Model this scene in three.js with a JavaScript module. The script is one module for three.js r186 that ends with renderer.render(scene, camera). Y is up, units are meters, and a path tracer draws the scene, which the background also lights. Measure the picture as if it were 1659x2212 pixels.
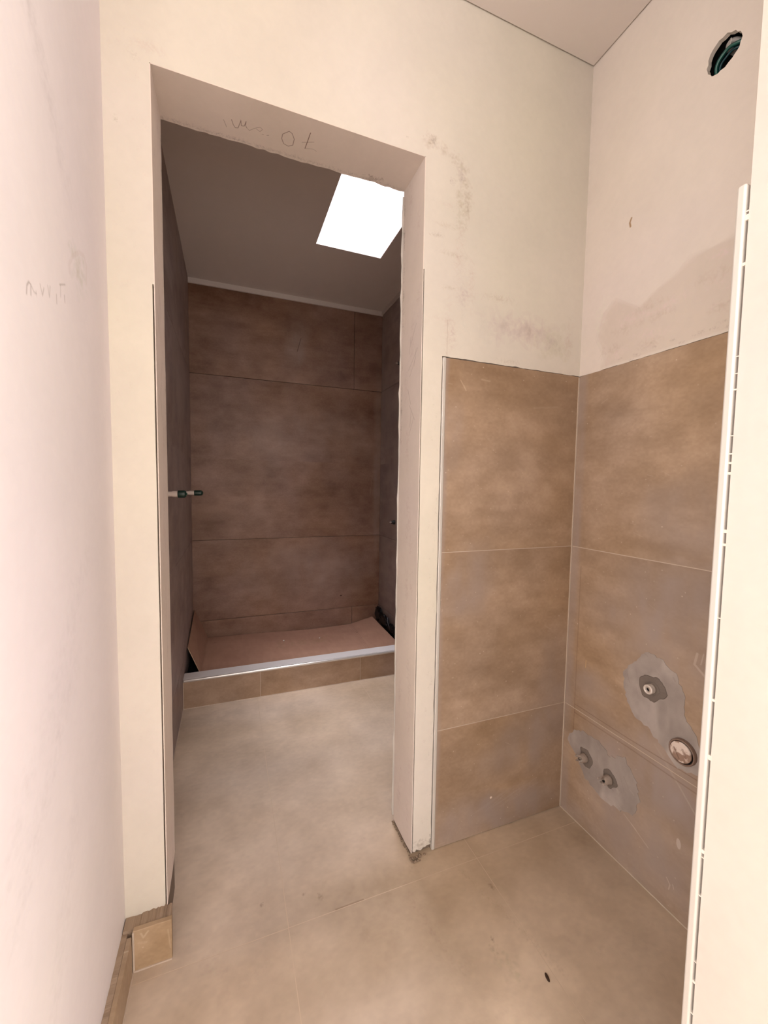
import * as THREE from 'three';
import { RoundedBoxGeometry } from 'three/addons/geometries/RoundedBoxGeometry.js';
import { mergeGeometries, mergeVertices } from 'three/addons/utils/BufferGeometryUtils.js';
import { RectAreaLightUniformsLib } from 'three/addons/lights/RectAreaLightUniformsLib.js';

// ------------------------------------------------------------------ camera, sky, lights, exposure
const scene = new THREE.Scene();
const camera = new THREE.PerspectiveCamera(103.298, 1659 / 2212, 0.02, 60);
camera.rotation.order = 'YXZ';
camera.position.set(0, 1.1672, 1.0878);
camera.rotation.set(-0.0647, -0.3668, 0.0149);
scene.add(camera);
const renderer = new THREE.WebGLRenderer();
renderer.toneMapping = THREE.LinearToneMapping;
renderer.toneMappingExposure = 1.08;
renderer.shadowMap.enabled = true;
RectAreaLightUniformsLib.init();
scene.background = new THREE.Color(0.86, 0.93, 1.0);       // overcast daylight outside, seen only through the glazing

const DAY = new THREE.Color(1.0, 0.985, 0.965);
const BX0 = -1.75, BX1 = 2.4, BZ1 = 3.0;                             // the room behind the camera
const WINDOWS = [                                                    // its three windows: middle of the pane, size, turn, brightness
  { n: 2, at: [0.15, 1.27, BZ1], w: 2.4, h: 2.2, turn: 0, lum: 0.45, label: 'large bright window behind the camera' },
  { n: 3, at: [BX0, 1.27, 1.75], w: 2.0, h: 2.2, turn: -Math.PI / 2, lum: 1.25, label: 'bright side window left of the camera' },
  { n: 4, at: [BX1, 1.27, 2.05], w: 1.7, h: 2.2, turn: Math.PI / 2, lum: 4.3, label: 'bright side window right of the camera' },
];
const SKY = { x0: 0.455, x1: 0.827, z0: -1.181, z1: -0.60, y: 3.7, lum: 100, color: new THREE.Color(0.95, 0.95, 1.03) };
for (const w of WINDOWS) {                                           // daylight of the three windows, shining into the room
  const l = new THREE.RectAreaLight(DAY, w.lum, w.w, w.h); l.name = 'window_daylight';
  l.position.set(w.at[0], w.at[1], w.at[2]); l.rotation.y = w.turn; l.translateZ(-0.02); scene.add(l);
}
{
  const s = new THREE.RectAreaLight(SKY.color, SKY.lum, SKY.x1 - SKY.x0 - 0.03, SKY.z1 - SKY.z0 - 0.03);   // daylight of the roof light
  s.name = 'roof_window_daylight'; s.position.set((SKY.x0 + SKY.x1) / 2, SKY.y - 0.02, (SKY.z0 + SKY.z1) / 2);
  s.rotation.x = -Math.PI / 2; scene.add(s);
}

// ------------------------------------------------------------------ measures (metres)
const XL = -0.2465, XR = 1.131, XA = -0.1535, XB = 0.5265, HD = 2.094, TD = 0.147, HC = 2.547;   // corridor, door opening
const XT = 0.608, HT = 1.55, J1 = 0.396, J2 = 0.965;                                            // tiling of the niche
const XS = 0.610, ZS = 0.755, ZE = 0.87, ZL = 0.56;                                                        // stub wall
const SL = -0.229, SR = 1.095, SB = -1.855, HI = 2.469, ZC = -1.161, HCU = 0.154;                // shower room
const FJ = 0.075, FX1 = 0.137, FX2 = 0.72;                                                      // floor joints

// ------------------------------------------------------------------ helpers
function rng(seed) { let s = seed >>> 0; return () => { s = (s + 0x6d2b79f5) | 0; let t = Math.imul(s ^ (s >>> 15), 1 | s); t = (t + Math.imul(t ^ (t >>> 7), 61 | t)) ^ t; return ((t ^ (t >>> 14)) >>> 0) / 4294967296; }; }
const PERM = new Uint16Array(4096); { const r = rng(77); for (let i = 0; i < 4096; i++) PERM[i] = Math.floor(r() * 4096); }
const VAL = new Float32Array(4096); { const r = rng(78); for (let i = 0; i < 4096; i++) VAL[i] = r() * 2 - 1; }
function vn(x, y, s = 0) {
  const xi = Math.floor(x), yi = Math.floor(y), fx = x - xi, fy = y - yi;
  const u = fx * fx * (3 - 2 * fx), v = fy * fy * (3 - 2 * fy);
  const h = (a, b) => VAL[(PERM[(PERM[(a + s * 131) & 4095] + b) & 4095])];
  const a = h(xi, yi), b = h(xi + 1, yi), c = h(xi, yi + 1), d = h(xi + 1, yi + 1);
  return (a + (b - a) * u) * (1 - v) + (c + (d - c) * u) * v;
}
function fbm(x, y, o = 4, s = 0) { let a = 0.5, t = 0; for (let i = 0; i < o; i++) { t += a * vn(x, y, s + i * 7); x *= 2.03; y *= 2.03; a *= 0.5; } return t; }
const sm = (a, b, x) => { const t = Math.min(1, Math.max(0, (x - a) / (b - a))); return t * t * (3 - 2 * t); };

// a colour map that covers a w x h metre surface whose lower left corner is (u0, v0); pixel(u, v) gives sRGB bytes, draw(ctx) adds marks in metres
function surfaceTexture(u0, v0, w, h, ppm, pixel, draw) {
  const W = Math.max(4, Math.round(w * ppm)), H = Math.max(4, Math.round(h * ppm));
  const cv = document.createElement('canvas'); cv.width = W; cv.height = H;
  const ctx = cv.getContext('2d'), im = ctx.createImageData(W, H), dt = im.data;
  for (let j = 0, k = 0; j < H; j++) {
    const v = v0 + h * (1 - (j + 0.5) / H);
    for (let i = 0; i < W; i++, k += 4) {
      const c = pixel(u0 + w * (i + 0.5) / W, v);
      dt[k] = c[0]; dt[k + 1] = c[1]; dt[k + 2] = c[2]; dt[k + 3] = 255;
    }
  }
  ctx.putImageData(im, 0, 0);
  if (draw) { ctx.save(); ctx.setTransform(W / w, 0, 0, -H / h, -u0 * W / w, H + v0 * H / h); ctx.lineCap = 'round'; ctx.lineJoin = 'round'; draw(ctx); ctx.restore(); }
  const t = new THREE.CanvasTexture(cv); t.colorSpace = THREE.SRGBColorSpace; t.wrapS = t.wrapT = THREE.ClampToEdgeWrapping;
  return { t, u0, v0, w, h };
}
function line(ctx, pts, width, style) {
  ctx.strokeStyle = style; ctx.lineWidth = width; ctx.beginPath();
  pts.forEach(([x, y], i) => (i ? ctx.lineTo(x, y) : ctx.moveTo(x, y))); ctx.stroke();
}
function smudge(ctx, x, y, rx, ry, style, n, seed) {                // a rubbed mark: many small faint dabs
  const r = rng(seed); ctx.fillStyle = style;
  for (let i = 0; i < n; i++) {
    const a = r() * 6.283, q = Math.sqrt(-2 * Math.log(1 - r() * 0.98)) * 0.5;
    ctx.beginPath(); ctx.ellipse(x + Math.cos(a) * q * rx, y + Math.sin(a) * q * ry, rx * (0.08 + 0.16 * r()), ry * (0.08 + 0.16 * r()), r() * 3, 0, 6.283); ctx.fill();
  }
}
function grey(data, n) { const t = new THREE.DataTexture(data, n, n); t.wrapS = t.wrapT = THREE.RepeatWrapping; t.magFilter = THREE.LinearFilter; t.needsUpdate = true; return t; }
function noiseTile(n, fn) {                                          // a repeating grey noise
  const d = new Uint8Array(n * n * 4);
  for (let j = 0; j < n; j++) for (let i = 0; i < n; i++) {
    const u = i / n, v = j / n, a = sm(0, 1, u), b = sm(0, 1, v);
    const g = (fn(u, v) * (1 - a) + fn(u - 1, v) * a) * (1 - b) + (fn(u, v - 1) * (1 - a) + fn(u - 1, v - 1) * a) * b;
    const c = Math.max(0, Math.min(255, 127 + 127 * g)); const k = (j * n + i) * 4; d[k] = d[k + 1] = d[k + 2] = c; d[k + 3] = 255;
  }
  return grey(d, n);
}
const trowelNoise = noiseTile(512, (u, v) => 1.3 * fbm(u * 5, v * 5, 3, 3) + 0.35 * fbm(u * 60, v * 60, 2, 5));
const stoneNoise = noiseTile(512, (u, v) => 0.8 * fbm(u * 14, v * 40, 3, 9) + 0.5 * fbm(u * 90, v * 90, 2, 11));
// uv in metres lives in the map's own transform: geometry uv = metres, the map scales them to its surface
function fit(tx) { const t = tx.t; t.repeat.set(1 / tx.w, 1 / tx.h); t.offset.set(-tx.u0 / tx.w, -tx.v0 / tx.h); return t; }
function inMetres(tex, size) { const t = tex.clone(); t.repeat.set(1 / size, 1 / size); t.needsUpdate = true; return t; }
const M = (o) => new THREE.MeshPhysicalMaterial({ roughness: 0.9, ...o });
function uvMetres(g, ua, va) {                                       // uv = two position components, in metres
  const p = g.attributes.position, uv = new Float32Array(p.count * 2), get = (i, a) => (a === 'x' ? p.getX(i) : a === 'y' ? p.getY(i) : p.getZ(i));
  for (let i = 0; i < p.count; i++) { uv[2 * i] = get(i, ua); uv[2 * i + 1] = get(i, va); }
  g.setAttribute('uv', new THREE.BufferAttribute(uv, 2)); return g;
}
function box(x0, x1, y0, y1, z0, z1, r = 0) {
  const w = x1 - x0, h = y1 - y0, d = z1 - z0;
  const g = r ? new RoundedBoxGeometry(w, h, d, 1, r) : new THREE.BoxGeometry(w, h, d);
  g.translate((x0 + x1) / 2, (y0 + y1) / 2, (z0 + z1) / 2); return g;
}
const taken = {};
function numbered(n) { const k = taken[n] = (taken[n] ?? -1) + 1; return k ? `${n}_${String(k).padStart(3, '0')}` : n; }
function mesh(name, g, m, parent) { const o = new THREE.Mesh(g, m); o.name = name; o.castShadow = o.receiveShadow = true; parent.add(o); return o; }
function structure(name, label, category) { const o = new THREE.Group(); o.name = name; o.userData = { kind: 'structure', label, category }; scene.add(o); return o; }
function thing(name, label, category, group) { const o = new THREE.Group(); o.name = numbered(name); o.userData = { label, category }; if (group) o.userData.group = group; scene.add(o); return o; }
function extrudeXY(pts, z0, z1, holes = []) {
  const s = new THREE.Shape(pts.map((p) => new THREE.Vector2(p[0], p[1]))); for (const h of holes) s.holes.push(new THREE.Path(h.map((p) => new THREE.Vector2(p[0], p[1]))));
  const g = new THREE.ExtrudeGeometry(s, { depth: z1 - z0, bevelEnabled: false }); g.translate(0, 0, z0); return g;
}
function extrudeZY(pts, x0, x1, holes = []) {                        // outline given as (z, y), thickness along x
  const g = extrudeXY(pts.map((p) => [-p[0], p[1]]), 0, x1 - x0, holes.map((h) => h.map((p) => [-p[0], p[1]])));
  g.rotateY(Math.PI / 2); g.translate(x0, 0, 0); return g;           // (-z, y) -> x becomes -z... local x -> -z
}
function ragged(a, b, n, amp, seed) {                                // points from a to b (without b) that wander sideways
  const r = rng(seed), out = [], dx = b[0] - a[0], dy = b[1] - a[1], l = Math.hypot(dx, dy);
  for (let i = 0; i < n; i++) { const t = (i + (i ? (r() - 0.5) * 0.5 : 0)) / n, o = i ? (r() - 0.5) * 2 * amp * (r() < 0.2 ? 1.8 : 0.8) : 0; out.push([a[0] + dx * t - dy / l * o, a[1] + dy * t + dx / l * o]); }
  return out;
}

// ------------------------------------------------------------------ materials
const cl = (v) => Math.max(0, Math.min(255, v));
function plasterPixel(r, g, b, s, amount = 1) {
  return (u, v) => {
    const n = 9 * fbm(u * 1.6, v * 1.6, 4, s) + 5 * fbm(u * 9, v * 6, 3, s + 20) + 2.5 * fbm(u * 70, v * 70, 2, s + 40), w = 5 * fbm(u * 2.2 + 9, v * 2.2, 3, s + 60);
    return [cl(r + amount * n), cl(g + amount * (n * 0.95 + w * 0.3)), cl(b + amount * (n * 0.9 - w))];
  };
}
const PL = [226, 218, 206];
const trowel = inMetres(trowelNoise, 0.7);
const plasterMat = (tx) => M({ map: fit(tx), bumpMap: trowel, bumpScale: 0.0012, roughness: 0.93 });

const doorWallTex = surfaceTexture(-0.4, 0, 1.7, 2.7, 720, plasterPixel(...PL, 1), (c) => {
  const g = (a) => `rgba(128,114,98,${a * 0.72})`;
  // rubbed grey filler marks round the upper right corner of the opening
  const arc = [[0.535, 2.134], [0.549, 2.146], [0.587, 2.132], [0.625, 2.115], [0.648, 2.095], [0.660, 2.06], [0.668, 2.02], [0.660, 1.98], [0.652, 1.94]];
  arc.forEach(([x, y], i) => smudge(c, x, y, 0.020, 0.020, g(0.05), 60, 100 + i));
  smudge(c, 0.552, 2.146, 0.012, 0.016, g(0.10), 70, 120); smudge(c, 0.617, 2.052, 0.012, 0.012, g(0.07), 40, 121); smudge(c, 0.645, 2.075, 0.014, 0.03, g(0.07), 60, 122);
  smudge(c, 0.64, 2.005, 0.018, 0.04, g(0.05), 60, 123); smudge(c, 0.668, 2.0, 0.012, 0.05, g(0.06), 50, 124);
  for (const [x, y, l, a, k] of [[0.575, 1.985, 0.07, 0.03, 1], [0.57, 1.925, 0.07, 0.05, 2], [0.548, 1.892, 0.045, 0.08, 3], [0.575, 1.85, 0.08, 0.06, 4], [0.59, 1.752, 0.05, 0.05, 5], [0.56, 1.66, 0.08, 0.03, 6]]) smudge(c, x + l / 2, y, l * 0.55, 0.006, g(a), 60, 130 + k);
  for (const [x, y0, y1, a, k] of [[0.645, 1.72, 1.95, 0.03, 1], [0.665, 1.62, 1.88, 0.025, 2], [0.69, 1.70, 1.84, 0.03, 3], [0.612, 1.56, 1.72, 0.03, 4], [0.63, 1.58, 1.66, 0.04, 5]]) smudge(c, x, (y0 + y1) / 2, 0.012, (y1 - y0) * 0.5, g(a), 70, 140 + k);
  smudge(c, 0.66, 1.737, 0.02, 0.03, g(0.04), 60, 151); smudge(c, 0.79, 1.752, 0.06, 0.008, g(0.05), 60, 152);
  smudge(c, 0.88, 1.67, 0.13, 0.05, 'rgba(150,130,118,0.035)', 120, 153); smudge(c, 1.02, 1.64, 0.07, 0.05, 'rgba(150,130,118,0.03)', 90, 154);
  smudge(c, 0.74, 1.655, 0.03, 0.05, g(0.025), 60, 155); smudge(c, 1.075, 1.66, 0.016, 0.07, g(0.03), 60, 156); smudge(c, 0.84, 1.565, 0.05, 0.006, g(0.06), 40, 157);
  line(c, [[0.611, 1.56], [0.611, 1.66]], 0.002, g(0.25));
  // strip between opening and tile edge: small scuffs
  const r = rng(9);
  for (let i = 0; i < 46; i++) { const x = 0.56 + 0.035 * r(), y = 0.1 + 1.42 * r(); smudge(c, x, y, 0.004, 0.006 + 0.01 * r(), g(0.10), 10, 200 + i); }
  for (let i = 0; i < 40; i++) smudge(c, -0.24 + 0.08 * r(), 0.15 + 2.2 * r(), 0.006, 0.010, g(0.03), 14, 300 + i);
  smudge(c, -0.16, 2.128, 0.05, 0.010, g(0.03), 60, 340); smudge(c, -0.186, 2.10, 0.008, 0.008, g(0.08), 24, 341); smudge(c, -0.222, 1.958, 0.006, 0.008, g(0.12), 20, 342);
  smudge(c, 0.47, 2.13, 0.004, 0.006, g(0.2), 12, 343);
  smudge(c, 0.565, 0.03, 0.03, 0.02, g(0.10), 60, 350); smudge(c, 0.592, 0.035, 0.004, 0.02, 'rgba(60,48,38,0.25)', 30, 351);
});
const leftWallTex = surfaceTexture(-0.1, 0, 1.8, 2.7, 560, plasterPixel(240, 232, 233, 2, 0.7), (c) => {      // u = z
  const p = (a) => `rgba(105,92,84,${a})`;
  line(c, [[0.402, 1.413], [0.400, 1.425], [0.394, 1.432], [0.388, 1.431], [0.389, 1.417]], 0.0025, p(0.35));
  line(c, [[0.386, 1.43], [0.379, 1.425], [0.372, 1.426]], 0.002, p(0.25)); smudge(c, 0.372, 1.426, 0.003, 0.003, p(0.3), 20, 1);
  line(c, [[0.358, 1.445], [0.351, 1.432], [0.345, 1.445]], 0.002, p(0.28)); line(c, [[0.331, 1.455], [0.326, 1.440], [0.322, 1.458]], 0.002, p(0.25));
  line(c, [[0.298, 1.442], [0.298, 1.456]], 0.002, p(0.3)); line(c, [[0.281, 1.459], [0.280, 1.478]], 0.002, p(0.22)); line(c, [[0.284, 1.477], [0.259, 1.488]], 0.002, p(0.28)); line(c, [[0.263, 1.458], [0.264, 1.469]], 0.0025, p(0.3));
  line(c, [[0.236, 1.518], [0.238, 1.53], [0.219, 1.553], [0.184, 1.577], [0.156, 1.585], [0.145, 1.573], [0.148, 1.54]], 0.008, 'rgba(160,138,124,0.06)');
  smudge(c, 0.19, 1.545, 0.04, 0.04, 'rgba(160,138,124,0.03)', 80, 2);
  for (const [z0, y0, z1, y1, k] of [[0.50, 1.98, 0.33, 1.78, 3], [0.36, 1.82, 0.24, 1.66, 4], [0.52, 0.70, 0.20, 1.02, 5], [0.50, 0.62, 0.28, 0.86, 6], [0.45, 0.3, 0.3, 0.6, 7]]) {
    for (let i = 0; i < 12; i++) { const t = i / 11; smudge(c, z0 + (z1 - z0) * t, y0 + (y1 - y0) * t, 0.032, 0.036, 'rgba(190,172,164,0.012)', 30, k * 40 + i); }
  }
});
const nicheWallTex = surfaceTexture(-0.1, 0, 1.0, 2.7, 640, plasterPixel(232, 220, 210, 3), (c) => {      // u = z
  // a broad patch of greyer filler above the tiles with a visible outline
  const r = rng(31);
  for (let k = 0; k < 5; k++) {
    c.fillStyle = 'rgba(184,164,154,0.055)'; c.beginPath();
    const out = [[0.78, 1.79], [0.60, 1.785], [0.452, 1.772], [0.355, 1.772], [0.298, 1.742], [0.25, 1.722], [0.2, 1.70], [0.13, 1.755], [0.09, 1.72], [0.07, 1.66], [0.10, 1.60], [0.09, 1.55], [0.78, 1.55]];
    out.forEach(([x, y], i) => { const X = x + (r() - 0.5) * 0.03, Y = y + (r() - 0.5) * 0.025; i ? c.lineTo(X, Y) : c.moveTo(X, Y); }); c.fill();
  }
  for (let i = 0; i < 26; i++) smudge(c, 0.1 + 0.5 * r(), 1.57 + 0.18 * r(), 0.05, 0.014, r() < 0.5 ? 'rgba(236,218,205,0.05)' : 'rgba(160,140,132,0.05)', 40, 400 + i);
  for (let i = 0; i < 12; i++) smudge(c, 0.15 + 0.3 * r(), 1.553 + 0.03 * r(), 0.012, 0.003, 'rgba(110,88,74,0.12)', 20, 440 + i);
  line(c, [[0.168, 1.976], [0.163, 1.965], [0.166, 1.952]], 0.005, 'rgba(140,100,60,0.7)');
  smudge(c, 0.08, 1.7, 0.03, 0.07, 'rgba(240,225,205,0.05)', 50, 460);
});
const soffitTex = surfaceTexture(XA, -0.16, XB - XA, 0.17, 1400, plasterPixel(224, 210, 201, 5), (c) => {   // u = x, v = z, seen from below
  const p = 'rgba(98,74,64,0.62)', q = 'rgba(98,74,64,0.4)';
  line(c, [[-0.003, -0.088], [0.004, -0.108]], 0.0013, q);
  line(c, [[0.016, -0.08], [0.020, -0.094], [0.025, -0.102], [0.032, -0.100], [0.038, -0.076]], 0.0014, p);
  line(c, [[0.038, -0.073], [0.040, -0.090], [0.047, -0.088], [0.051, -0.072], [0.050, -0.084], [0.053, -0.091]], 0.0014, p);
  line(c, [[0.053, -0.091], [0.060, -0.097], [0.070, -0.087], [0.079, -0.080], [0.086, -0.076], [0.092, -0.081], [0.086, -0.090], [0.077, -0.085]], 0.0012, q);
  line(c, [[0.092, -0.097], [0.096, -0.096]], 0.0014, q); line(c, [[0.104, -0.095], [0.109, -0.093]], 0.0014, q);
  line(c, [[0.158, -0.06], [0.143, -0.075], [0.142, -0.09], [0.149, -0.105], [0.162, -0.109], [0.173, -0.101], [0.174, -0.08], [0.166, -0.064], [0.158, -0.06]], 0.0016, p);
  line(c, [[0.211, -0.044], [0.209, -0.068], [0.206, -0.099]], 0.0017, 'rgba(90,62,52,0.8)'); line(c, [[0.206, -0.099], [0.227, -0.093], [0.238, -0.097]], 0.001, q); line(c, [[0.195, -0.082], [0.225, -0.069]], 0.0012, p);
  for (let i = 0; i < 20; i++) smudge(c, XA + 0.68 * (i / 20), -0.14, 0.03, 0.006, 'rgba(110,92,78,0.06)', 30, 500 + i);
  smudge(c, 0.42, -0.13, 0.03, 0.012, 'rgba(96,80,64,0.08)', 60, 530);
});
const jambTex = surfaceTexture(-0.16, 0, 0.17, 2.2, 900, plasterPixel(236, 222, 212, 6), (c) => {       // u = z
  const r = rng(44);
  for (let i = 0; i < 30; i++) smudge(c, -0.14 + 0.12 * r(), 0.1 + 1.95 * r(), 0.012, 0.05, 'rgba(130,116,104,0.03)', 30, 540 + i);
  for (let i = 0; i < 24; i++) smudge(c, -0.138, 1.3 + 0.75 * r(), 0.006, 0.02, 'rgba(108,96,82,0.07)', 30, 580 + i);
  for (let i = 0; i < 9; i++) { const y = 1.35 + 0.35 * r(); line(c, [[-0.1 + 0.08 * r(), y], [-0.09 + 0.08 * r(), y - 0.05]], 0.0015, 'rgba(110,92,80,0.3)'); }
});
const plainTex = surfaceTexture(0, 0, 2, 2, 256, plasterPixel(216, 205, 196, 8), null);
plainTex.t.wrapS = plainTex.t.wrapT = THREE.MirroredRepeatWrapping;
const ceilTex = surfaceTexture(0, 0, 2, 2, 200, plasterPixel(230, 219, 213, 12, 0.35), null);
ceilTex.t.wrapS = ceilTex.t.wrapT = THREE.MirroredRepeatWrapping;

const mDoor = plasterMat(doorWallTex), mLeft = plasterMat(leftWallTex), mNiche = plasterMat(nicheWallTex), mSoffit = plasterMat(soffitTex), mJamb = plasterMat(jambTex);
const mPlain = plasterMat(plainTex), mCeil = M({ map: fit(ceilTex), roughness: 0.95 });
const mMasonry = M({ color: '#7d6d60', roughness: 1 });
const mBed = M({ color: '#6b5c50', roughness: 1 });

// stone-look porcelain: cloudy brown with fine level streaks; cement haze left by the tilers lies on it in patches
function tilePixel(R, G, B, s, cuts, haze) {
  return (u, v) => {
    let k = s; for (const [axis, at] of cuts) k = k * 2 + ((axis === 'u' ? u : v) > at ? 1 : 0);
    const o = (k % 97) * 3.7;
    const streak = fbm(u * 5 + o, v * 38 + o, 3, s + 1) * (0.55 + 0.6 * fbm(u * 3 + o, v * 3, 2, s + 2)), cloud = fbm(u * 3.4 + o, v * 5.2 - o, 4, s + 3), fine = fbm(u * 120, v * 160, 2, s + 4);
    const warm = fbm(u * 4 + 3 * o, v * 3.3, 3, s + 5);
    const patch = 17 * fbm(u * 13 + o, v * 19, 3, s + 8);
    let r = R + 13 * streak + 22 * cloud + 8 * fine + patch, g = G + 12.5 * streak + 21.5 * cloud + 8 * fine + patch - 4 * warm, b = B + 12 * streak + 21 * cloud + 7 * fine + patch - 11 * warm;
    if (haze) { const h = haze(u, v) * (0.65 + 0.7 * (0.5 + fbm(u * 20, v * 9, 3, s + 6))); r += (166 - r) * h; g += (150 - g) * h; b += (143 - b) * h; }
    return [cl(r), cl(g), cl(b)];
  };
}
const blob = (u, v, x, y, rx, ry, s = 0, e = 0.6) => { const q = Math.hypot((u - x) / rx, (v - y) / ry) + 0.55 * fbm(u * 9 + s, v * 9, 3, s); return 1 - sm(1 - e, 1 + e, q); };
function specks(c, u0, v0, w, h, n, seed) { const r = rng(seed); for (let i = 0; i < n; i++) { c.fillStyle = `rgba(222,206,190,${0.3 + 0.5 * r()})`; c.beginPath(); c.ellipse(u0 + w * r(), v0 + h * r(), 0.0008 + 0.0012 * r(), 0.0008 + 0.001 * r(), 0, 0, 6.3); c.fill(); } }
function scratches(c, u0, v0, w, h, n, seed, a = 0.35) { const r = rng(seed); for (let i = 0; i < n; i++) { const x = u0 + w * r(), y = v0 + h * r(), l = 0.006 + 0.03 * r(), t = (r() - 0.5) * 1.2; line(c, [[x, y], [x + l * Math.cos(t), y + l * Math.sin(t)]], 0.0008 + 0.001 * r(), `rgba(205,188,172,${a * r()})`); } }

const TILE = [170, 144, 120];
const nicheBackTex = surfaceTexture(XT, 0, XR - XT, HT, 900, tilePixel(...TILE, 21, [['v', J1], ['v', J2]], (u, v) =>
  Math.max(0.55 * blob(u, v, 0.70, 0.86, 0.09, 0.10, 3), 0.65 * blob(u, v, 0.88, 0.06, 0.24, 0.07, 5), 0.45 * blob(u, v, 1.08, 0.45, 0.08, 0.22, 7), 0.5 * blob(u, v, 0.97, 0.28, 0.16, 0.10, 8), 0.55 * (1 - sm(0.0, 0.02, u - XT)), 0.3 * blob(u, v, 0.64, 1.33, 0.04, 0.14, 11))), (c) => {
  specks(c, XT, 0, 0.52, 1.55, 160, 1); scratches(c, XT, 0.0, 0.5, 1.55, 60, 2);
  for (let i = 0; i < 9; i++) line(c, [[0.74 + 0.02 * i, 0.075 + 0.004 * (i % 3)], [0.86 + 0.02 * i, 0.12 + 0.005 * (i % 4)]], 0.003, 'rgba(190,172,164,0.14)');
  line(c, [[0.66, 1.49], [0.68, 1.46], [0.672, 1.475]], 0.003, 'rgba(220,200,176,0.4)'); line(c, [[0.735, 1.50], [0.765, 1.497]], 0.005, 'rgba(210,190,168,0.3)'); line(c, [[0.94, 1.43], [1.04, 1.44]], 0.006, 'rgba(200,182,160,0.2)');
  c.fillStyle = 'rgba(240,226,214,0.95)'; c.beginPath(); c.ellipse(0.821, 0.118, 0.0045, 0.004, 0, 0, 6.3); c.fill();
});
const nicheRightTex = surfaceTexture(0, 0, ZS, HT, 900, tilePixel(...TILE, 27, [['v', J1], ['v', J2]], (u, v) =>            // u = z
  Math.max(0.62 * blob(u, v, 0.36, 0.80, 0.20, 0.16, 13), 0.7 * blob(u, v, 0.36, 0.36, 0.22, 0.13, 15), 0.6 * blob(u, v, 0.33, 0.12, 0.20, 0.16, 17), 0.45 * blob(u, v, 0.10, 0.50, 0.10, 0.06, 19), 0.5 * (1 - sm(0.02, 0.05, u)), 0.35 * blob(u, v, 0.20, 0.03, 0.3, 0.035, 20), 0.4 * blob(u, v, 0.35, 1.1, 0.12, 0.1, 23))), (c) => {
  specks(c, 0, 0, 0.7, 1.55, 150, 3); scratches(c, 0, 0, 0.6, 1.55, 70, 4);
  const w = (a) => `rgba(208,192,184,${a})`;
  line(c, [[0.425, 0.745], [0.42, 0.715], [0.45, 0.69]], 0.006, w(0.45)); line(c, [[0.44, 0.75], [0.435, 0.72]], 0.003, w(0.4));
  c.fillStyle = w(0.8); c.beginPath(); c.ellipse(0.41, 0.211, 0.006, 0.014, 0.1, 0, 6.3); c.fill();
  line(c, [[0.385, 0.09], [0.395, 0.078], [0.392, 0.062]], 0.003, w(0.6)); line(c, [[0.402, 0.085], [0.405, 0.075]], 0.003, w(0.5));
  line(c, [[0.275, 0.157], [0.33, 0.128]], 0.0025, w(0.5)); line(c, [[0.25, 0.168], [0.29, 0.15]], 0.004, w(0.3));
  line(c, [[0.083, 0.56], [0.084, 0.585]], 0.003, 'rgba(214,176,130,0.6)');
  for (let i = 0; i < 10; i++) line(c, [[0.33 + 0.012 * i, 0.44 - 0.012 * i], [0.37 + 0.012 * i, 0.41 - 0.014 * i]], 0.004, w(0.10));
  for (const [dy, a, lw] of [[0.016, 0.30, 0.003], [-0.014, 0.22, 0.004]]) line(c, [[0.045, J1 + dy], [0.25, J1 + dy * 0.9], [0.5, J1 + dy * 1.3]], lw, `rgba(96,70,56,${a})`);
  line(c, [[0.045, 0.3], [0.045, 0.9]], 0.003, 'rgba(110,84,68,0.3)');
});
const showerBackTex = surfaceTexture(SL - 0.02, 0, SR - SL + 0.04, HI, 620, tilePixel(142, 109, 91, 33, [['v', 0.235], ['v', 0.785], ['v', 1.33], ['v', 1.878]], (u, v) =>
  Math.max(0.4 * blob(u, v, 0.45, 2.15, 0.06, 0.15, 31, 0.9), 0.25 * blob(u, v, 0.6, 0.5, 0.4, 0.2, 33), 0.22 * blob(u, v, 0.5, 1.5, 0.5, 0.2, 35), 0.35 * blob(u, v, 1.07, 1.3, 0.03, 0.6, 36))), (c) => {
  scratches(c, SL, 0.2, 1.3, 2.2, 60, 5, 0.25); line(c, [[0.46, 2.10], [0.485, 2.19]], 0.005, 'rgba(70,46,36,0.45)'); line(c, [[1.03, 1.25], [1.015, 1.1]], 0.003, 'rgba(200,180,160,0.3)');
  c.fillStyle = 'rgba(60,40,32,0.7)'; c.beginPath(); c.ellipse(0.79, 0.33, 0.008, 0.006, 0, 0, 6.3); c.fill();
});
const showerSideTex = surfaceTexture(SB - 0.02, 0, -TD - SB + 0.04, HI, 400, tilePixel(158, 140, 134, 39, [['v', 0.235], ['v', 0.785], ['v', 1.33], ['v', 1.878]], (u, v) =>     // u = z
  Math.max(0.6 * sm(-0.1, 0.5, fbm(u * 7, v * 2.2, 3, 41)), 0.5 * blob(u, v, -1.55, 0.9, 0.16, 0.12, 43), 0.5 * blob(u, v, -1.45, 1.7, 0.2, 0.15, 44))), (c) => { scratches(c, SB, 0.1, 1.7, 2.2, 80, 6, 0.35); });
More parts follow.
